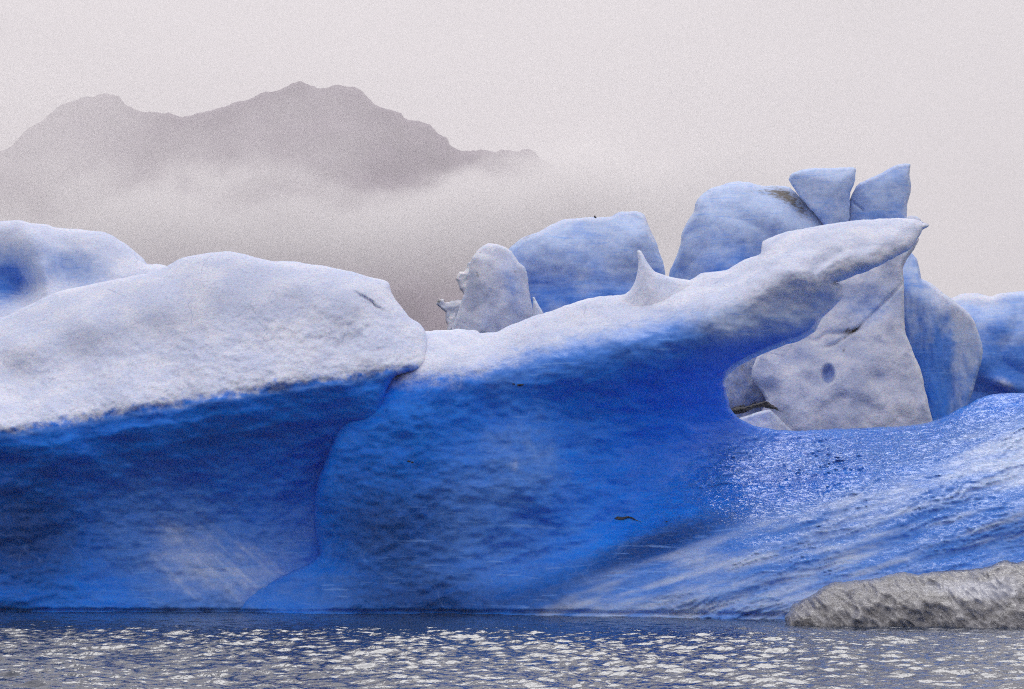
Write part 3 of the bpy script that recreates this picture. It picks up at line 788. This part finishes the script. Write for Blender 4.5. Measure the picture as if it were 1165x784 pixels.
relief('pale_wall', ww, tps([(870, 430, 60.6), (870, 470, 60.6), (900, 350, 61.4), (960, 300, 61.6), (1035, 280, 61.6), (1025, 330, 61.4), (980, 340, 61.2), (920, 390, 60.9), (970, 385, 60.8), (1025, 385, 60.9), (940, 430, 60.3), (1000, 420, 60.3), (1045, 430, 60.7), (900, 460, 60.1), (960, 470, 59.9), (1050, 472, 60.3), (860, 560, 60.2), (1060, 560, 60.0), (860, 680, 60.2), (1070, 680, 60)]),
       ICE, t, 1.7, (4, .25), 3.5, .25, .8, 14, ww_detail, ww_attrs)
relief('blue_flank', [(810, 400), (840, 385), (880, 395), (890, 450), (880, 500), (885, 690), (800, 690), (805, 500)], planes([(850, 440, 61.6, .9, -.2)], .1), ICE, t, 2, (6, .3), 2, .3, .8, 15,
       lambda u, v: .1 * fbm(P3(u / 20., v / 20., 65.), 4), lambda u, v, d: att(u, v, .55, .5, .33 + .2 * fbm(P3(u / 14., v / 14., 2.), 3) + .5 * blob(u, v, 845, 464, 30, 4, -12), 1.))
relief('snow_wedge', [(836, 478), (850, 473), (862, 469), (876, 465.5), (882, 471), (892, 481), (904, 492), (915, 540), (905, 690), (820, 690), (828, 540)],
       planes([(862, 478, 58.9, .15, -.5), (886, 482, 59.2, 1.6, -.5)], .04), ICE, t, 1.5, (3, .15), 1.2, .1, .5, 16,
       lambda u, v: .04 * fbm(P3(u / 12., v / 12., 75.), 3), lambda u, v, d: att(u, v, 1., .8, .55 * np.exp(-(d / 2.2) ** 2) * (v < 500), .1), backstep=6)
band('dirt_band', [(829, 467), (838, 465), (848, 465), (857, 460.5), (866, 459), (872, 458), (877, 461), (884, 464.5), (889, 469), (884, 467), (878, 463.5), (868, 462), (858, 464), (848, 467), (838, 470), (830, 470)], t, lambda x, y: 59.6 if x < 880 else 59.6 + .03 * (x - 880), 33, .5)

# streaked slab and its rounded flank
t = berg_empty(1075, 64, 'pale iceberg with a dark blue streaked side, right of the holed white wall')
sf = [(1015, 300), (1035, 286), (1043, 294), (1046, 306), (1048, 317), (1054, 320), (1061, 324), (1072, 332), (1084, 342), (1090, 346), (1097, 351), (1104, 358), (1109, 367), (1114, 382), (1117.5, 393), (1118, 407), (1114, 420), (1110.5, 433), (1107, 445), (1103, 458), (1100, 540), (1110, 690), (1010, 690), (1020, 480), (1010, 380)]
relief('streaked_block', sf, planes([(1060, 420, 62.95, -.55, -.28), (1048, 380, 62.9, -.3, -.3), (1100, 410, 62.8, .95, -.3), (1075, 345, 63.5, .2, -1.6), (1042, 330, 63.1, .5, -.2)], .08),
       ICE, t, 1.7, (4, .25), 3.5, .3, 1.0, 17,
       lambda u, v: .10 * fbm(P3(u / 16., v / 50., 85.), 4, .45) + .06 * crease(P3(u / 9., v / 40., 5.), 2) * (u < 1086),
       lambda u, v, d: att(u, v, .02 + .33 * sstep(1078, 1090, u + .06 * (v - 390) + 5 * fbm(P3(u / 12., v / 14., 2.), 3)) + .7 * blob(u, v, 1080, 344, 36, 16, 35) + .3 * np.exp(-(d / 4.) ** 2) * (v < 380) + .12 * fbm(P3(u / 8., v / 18., 6.), 3) * sstep(380, 420, v),
                           .85 - .40 * sstep(330, 440, v) + .3 * sstep(1078, 1090, u + .06 * (v - 390)) + .2 * fbm(P3(u / 9., v / 20., 6.), 3) - .15 * sstep(400, 450, v), .42 * blob(u, v, 1038, 350, 6, 30), .05))

# far blue berg at the right edge
t = berg_empty(1150, 69, 'blue iceberg with a thin white snowy top and one pale patch, at the right edge')
fr = [(1075, 345), (1088, 337), (1092, 334.5), (1097, 333.5), (1110.5, 333), (1119, 335), (1128, 337), (1136, 334), (1142, 333), (1160, 331.6), (1200, 330), (1260, 340), (1270, 690), (1070, 690), (1072, 420)]
relief('blue_block', fr, tps([(1090, 338, 70.4), (1130, 338, 70.2), (1200, 334, 70.2), (1250, 342, 70.2), (1095, 360, 69.2), (1140, 362, 69.0), (1200, 360, 69.0), (1120, 400, 68.5), (1180, 400, 68.4), (1100, 440, 68.6), (1150, 450, 68.2), (1240, 450, 68.2), (1150, 600, 68), (1240, 600, 68)]),
       ICE, t, 2.0, (7, .5), 4, .4, .7, 18, lambda u, v: .14 * fbm(P3(u / 40., v / 40., 95.), 4, .45) - .6 * np.abs(perlin(P3((u + .6 * v) / 70., (v - .5 * u) / 60., 8.3))) - .3 * blob(u, v, 1140, 436, 16, 8, 15),
       lambda u, v, d: att(u, v, .65 * np.exp(-((v - 338 - .15 * (u - 1120)) / 14.) ** 2) * (1 - sstep(1125, 1165, u)) + .5 * np.exp(-(d / 5.) ** 2) * (v < 350) + .6 * blob(u, v, 1142, 436, 14, 7, 20)  , .82 - .35 * sstep(350, 430, v) + .2 * fbm(P3(u / 40., v / 40., 4.), 3), 0, 0.))

# ------------------------------------------------------------------ clear dirty floe in front
fb = W(np.array([1060.]), np.array([700.]), np.array([45.5]))[0]
t = empty('ice_floe', (float(fb[0]), float(fb[1]), 0.0), 'low dirty grey glassy ice floe in the water before the blue foot', 'ice floe')
fo = [(893, 702), (895, 697), (898, 691), (903, 687), (909, 684.6), (918, 679), (928, 673), (936, 668), (946, 664), (958, 662), (966, 659.5), (974, 659), (990, 658.5), (1002, 657), (1014, 653), (1025, 651), (1035, 653), (1044, 654), (1056, 652), (1067, 650), (1082, 650), (1095, 648), (1110, 646.5), (1123, 645),
      (1133, 642), (1140, 638.5), (1146, 637), (1155, 640), (1175, 636), (1210, 644), (1245, 640), (1265, 730), (1100, 735), (900, 730)]
relief('floe_body', fo, tps([(897, 698, 46.0), (930, 675, 46.3), (975, 661, 46.6), (1025, 653, 46.7), (1095, 650, 46.8), (1146, 640, 46.9), (1240, 645, 46.9), (940, 690, 45.5), (1000, 685, 45.3), (1060, 680, 45.4), (1120, 675, 45.6), (1200, 670, 45.6), (1120, 655, 46.2), (920, 708, 45.2), (1000, 708, 45.0), (1100, 705, 45.1), (1200, 700, 45.2), (920, 730, 45.2), (1240, 730, 45.2), (1050, 730, 45)]),
       FLOE, t, 1.7, (5, .25), 2.2, .2, 2.0, 19,
       lambda u, v: -.13 * (.6 + .8 * fbm(P3(u / 30., v / 20., 4.), 2)) * (1 - 2 * np.abs(perlin(P3((u * .80 - v * .60) / 15. + .5 * perlin(P3(u / 30., v / 30.)), (u * .60 + v * .80) / 52., 3.)))) - .09 * (1 - 2 * np.abs(perlin(P3((u * .7 - v * .7) / 7., (u * .7 + v * .7) / 24., 9.)))) + .22 * fbm(P3(u / 40., v / 26., 13.), 3),
       lambda u, v, d: att(u, v, 0, .95 * blob(u, v, 1125, 672, 46, 15) + .5 * blob(u, v, 1060, 667, 30, 12) + .3 * blob(u, v, 1150, 655, 16, 8), .85 * np.exp(-(d / 3.) ** 2) * sstep(1030, 1080, u) * (v < 680) + .30 * sstep(698, 708, v) + .2 * blob(u, v, 1040, 692, 60, 7)), shade=True)

# ------------------------------------------------------------------ water
def axis(lo, hi, step, far):
    a = np.arange(lo, hi, step)
    g = step * 1.25 ** np.arange(1, 80)
    up = hi + np.cumsum(g); up = up[up < far]
    dn = lo - np.cumsum(g); dn = dn[dn > -far]
    return np.concatenate([dn[::-1], a, up])


xs = axis(-13.5, 13.5, .038, 3400.0); ys = axis(25.0, 51.0, .045, 3400.0)
X, Y = np.meshgrid(xs, ys); Z = np.zeros_like(X)
fade = np.clip(1 - np.maximum(np.maximum(np.abs(X) - 15, 0), np.maximum(24 - Y, np.maximum(Y - 53, 0))) / 12, 0, 1)
wr = np.random.default_rng(21)
calm = .30 + .70 * (1 - sstep(38, 48.5, Y))
px = X + .5 * np.sin(Y * .31 + 1) + .3 * np.sin(X * .23)
for k in range(60):
    lam = .145 * (1.042 ** k) if k < 44 else wr.uniform(1.8, 5)
    th = wr.normal(0, .65) + math.radians(80)
    kk = 2 * math.pi / lam
    ph = wr.uniform(0, 6.28)
    amp = (.0091 * lam if k < 44 else .0028 * lam ** .8) * wr.uniform(.5, 1.3)
    s = np.sin(kk * (px * math.cos(th) + Y * math.sin(th)) + ph + .9 * np.sin(X * .5 + k) * np.sin(Y * .33 + 2 * k))
    Z += amp * (s + .3 * s * s) * fade
gust = np.clip(.9 + .35 * fbm(P3(X.ravel() / 2.5, Y.ravel() / 6.), 3), .5, 1.4).reshape(X.shape)
Z *= gust
Z *= calm
ny, nx = X.shape
i = np.arange(ny - 1)[:, None] * nx + np.arange(nx - 1)[None]
Q = np.stack([i, i + 1, i + nx + 1, i + nx], -1).reshape(-1, 4)
w = mesh_from('water', np.stack([X, Y, Z], -1).reshape(-1, 3), Q, WATER)
w['kind'] = 'structure'

# ------------------------------------------------------------------ mountain
rx = [-400, -200, -60, 10, 34, 51.5, 85, 104, 127.5, 131, 136, 152, 170, 201, 238, 258, 278, 292, 306, 318, 334, 345, 363, 380, 399, 408, 414, 425, 436, 453, 456, 462, 475, 487, 492, 507, 509, 513, 522, 533, 545, 558, 568, 578, 590, 601, 612, 623, 637, 680, 760, 900]
ry = [230, 205, 178, 159, 134, 119.5, 102.5, 100, 100, 105, 111, 116, 119.5, 123.5, 116.7, 110, 105, 98, 94, 89, 84, 85, 87, 86, 85.5, 93, 99.7, 110, 116.7, 119.5, 125, 128, 129, 131, 137, 145, 152, 156, 161, 165, 164, 162, 159, 158, 160, 161, 167, 173, 185, 240, 380, 560]
cu = np.linspace(-400, 900, 650); tt = np.linspace(0, 1, 110)
U, Tt = np.meshgrid(cu, tt)
ridge = np.interp(U, rx, ry) + 5.5 * fbm(P3(U.ravel() / 43., U.ravel() * 0, 4.), 6, .58).reshape(U.shape)
Yr, Yfoot, Yback = 2300.0, 1150.0, 3000.0
tf = np.clip(Tt / .75, 0, 1); tb = np.clip((Tt - .75) / .25, 0, 1)
Ym = np.where(Tt <= .75, Yfoot + (Yr - Yfoot) * tf, Yr + (Yback - Yr) * tb)
Xw = (U - PW / 2) / F * Yr * (1 + .0 * tf)
top = CAM_H + (HORIZON - ridge) / F * Yr
prof = np.where(Tt <= .75, .10 * tf + .90 * tf ** 1.6, 1 - tb ** 1.3)
pn = np.stack([Xw.ravel() / 130., Ym.ravel() / 200., np.zeros(Xw.size)], -1)
rel = (fbm(pn, 5, .5) - .9 * crease(pn * .8 + 5, 4)).reshape(U.shape)
Zm = -4 + top * prof + rel * 55 * np.where(Tt <= .75, np.sin(np.pi * np.clip(tf, 0, 1)) ** .7, np.sin(np.pi * tb) * .7)
ny, nx = U.shape
i = np.arange(ny - 1)[:, None] * nx + np.arange(nx - 1)[None]
Q = np.stack([i, i + 1, i + nx + 1, i + nx], -1).reshape(-1, 4)
mt = mesh_from('mountain', np.stack([Xw, Ym, Zm], -1).reshape(-1, 3), Q, ROCK)
mt['kind'] = 'structure'


# ------------------------------------------------------------------ air: even haze, and the bank of low cloud before the mountain
def box(name, lo, hi, mat):
    lo = np.array(lo, float); hi = np.array(hi, float)
    c = (lo + hi) / 2; h = (hi - lo) / 2
    v = np.array([(x, y, z) for x in (-1, 1) for y in (-1, 1) for z in (-1, 1)], float) * h
    q = np.array([(0, 1, 3, 2), (4, 6, 7, 5), (0, 4, 5, 1), (2, 3, 7, 6), (0, 2, 6, 4), (1, 5, 7, 3)])
    o = mesh_from(name, v, q, mat, smooth=False); o.location = c
    o['kind'] = 'stuff'
    return o


def vol_haze(dens):
    m, nt = nodes('haze'); b = NB(nt)
    p = b.n('ShaderNodeVolumePrincipled')
    p.inputs['Color'].default_value = (.999, .978, .992, 1)
    p.inputs['Density'].default_value = dens
    p.inputs['Anisotropy'].default_value = 0.0
    o = b.n('ShaderNodeOutputMaterial'); b.l(p.outputs[0], o.inputs['Volume'])
    return m


hz = box('haze', (-3800, -3600, -6), (3800, 3600, 640), vol_haze(.00031))
hz['label'] = 'pale even haze in the air over the lagoon'; hz['category'] = 'haze'

def vol_cloud(dens):
    m, nt = nodes('low cloud'); b = NB(nt)
    pos = b.n('ShaderNodeNewGeometry').outputs['Position']
    sp = b.n('ShaderNodeSeparateXYZ'); b.l(pos, sp.inputs[0])
    x, z = sp.outputs[0], sp.outputs[2]
    n1 = b.noise(b.map(pos, (1, 1, 1.5)), .022, 6, .6, .4); n2 = b.noise(pos, .009, 4, .55)
    # the bank's top: level on the left, climbing over the mountain's shoulder on the right
    top = b.math('ADD', 150.0, b.ss(x, -85, 30, 0, 14))
    top = b.math('ADD', top, b.math('ADD', b.math('MULTIPLY', b.math('SUBTRACT', n1, .5), 62.0), b.math('MULTIPLY', b.math('SUBTRACT', n2, .5), 50.0)))
    edge = b.ss(b.math('SUBTRACT', top, z), 0.0, 11.0)
    low = b.ss(z, 98.0, 162.0)
    bank = b.math('MULTIPLY', b.math('MULTIPLY', edge, low), b.math('MULTIPLY', b.ss(x, 20, 150, 1, 0), dens))
    veil = b.math('MULTIPLY', b.math('MULTIPLY', b.ss(n2, .40, .72), b.ss(n1, .3, .7)), dens * .30)
    veil = b.math('ADD', veil, b.math('MULTIPLY', b.math('MULTIPLY', b.ss(x, -120, -235), b.ss(n1, .2, .7)), dens * .36))
    veil = b.math('MULTIPLY', veil, b.math('MULTIPLY', b.ss(z, 90, 150), b.ss(z, 200, 228, 1, 0)))
    p = b.n('ShaderNodeVolumePrincipled')
    p.inputs['Color'].default_value = (.999, .993, .993, 1)
    p.inputs['Anisotropy'].default_value = .2
    b.l(b.math('ADD', bank, veil), p.inputs['Density'])
    o = b.n('ShaderNodeOutputMaterial'); b.l(p.outputs[0], o.inputs['Volume'])
    return m


cl = box('cloud', (-430, 960, 60), (160, 1060, 232), vol_cloud(.034))
cl['label'] = 'bank of low pale cloud lying across the dark mountain'; cl['category'] = 'cloud'

# ------------------------------------------------------------------ light
world = bpy.data.worlds.new('World'); scene.world = world; world.use_nodes = True
nt = world.node_tree; nt.nodes.clear(); b = NB(nt)
SUN_EL, SUN_AZ = math.radians(53), math.radians(2)     # azimuth from +Y, clockwise seen from above
sky = b.n('ShaderNodeTexSky', sky_type='NISHITA', sun_disc=False, sun_elevation=SUN_EL, sun_rotation=SUN_AZ, air_density=1.0, dust_density=3.0)
hsv = b.n('ShaderNodeHueSaturation'); hsv.inputs['Saturation'].default_value = .12; b.l(sky.outputs[0], hsv.inputs['Color'])
gen = b.n('ShaderNodeTexCoord').outputs['Generated']
sep = b.n('ShaderNodeSeparateXYZ'); b.l(gen, sep.inputs[0])
lum = b.math('ADD', 6.25, b.math('MULTIPLY', b.math('MAXIMUM', sep.outputs[2], 0.0), 8.0))
lum = b.math('MULTIPLY', lum, b.ss(b.noise(b.map(gen, (1, 1, 2.6)), 3.5, 4, .55, .5), .3, .7, .93, 1.07))
ov = b.n('ShaderNodeCombineColor')
b.l(lum, ov.inputs[0]); b.l(b.math('MULTIPLY', lum, .938), ov.inputs[1]); b.l(b.math('MULTIPLY', lum, .950), ov.inputs[2])
cm = b.mix(.2, ov.outputs[0], hsv.outputs[0])
bg = b.n('ShaderNodeBackground'); b.l(cm, bg.inputs[0]); bg.inputs[1].default_value = .1
o = b.n('ShaderNodeOutputWorld'); b.l(bg.outputs[0], o.inputs[0])

sun = bpy.data.lights.new('sun', 'SUN'); sun.energy = 1.15; sun.angle = math.radians(33); sun.color = (1.0, .98, .955)
so = bpy.data.objects.new('sun', sun); COL.objects.link(so)
dirv = Vector((math.sin(SUN_AZ) * math.cos(SUN_EL), math.cos(SUN_AZ) * math.cos(SUN_EL), math.sin(SUN_EL)))
so.rotation_euler = dirv.to_track_quat('Z', 'Y').to_euler(); so.location = (0, -20, 60)

# ------------------------------------------------------------------ render settings
scene.render.engine = 'CYCLES'
scene.view_settings.view_transform = 'Standard'
scene.view_settings.look = 'None'
scene.view_settings.exposure = 0.12
scene.view_settings.gamma = 1.0
scene.view_settings.use_curve_mapping = False
cy = scene.cycles
cy.max_bounces = 9; cy.diffuse_bounces = 3; cy.glossy_bounces = 2; cy.transmission_bounces = 3; cy.volume_bounces = 8
cy.caustics_reflective = False; cy.caustics_refractive = False
cy.use_denoising = False
cy.filter_width = 1.1
cy.sample_clamp_indirect = 3.0
cy.sample_clamp_direct = 6.0
print('built in', round(time.time() - T0, 1), 's')
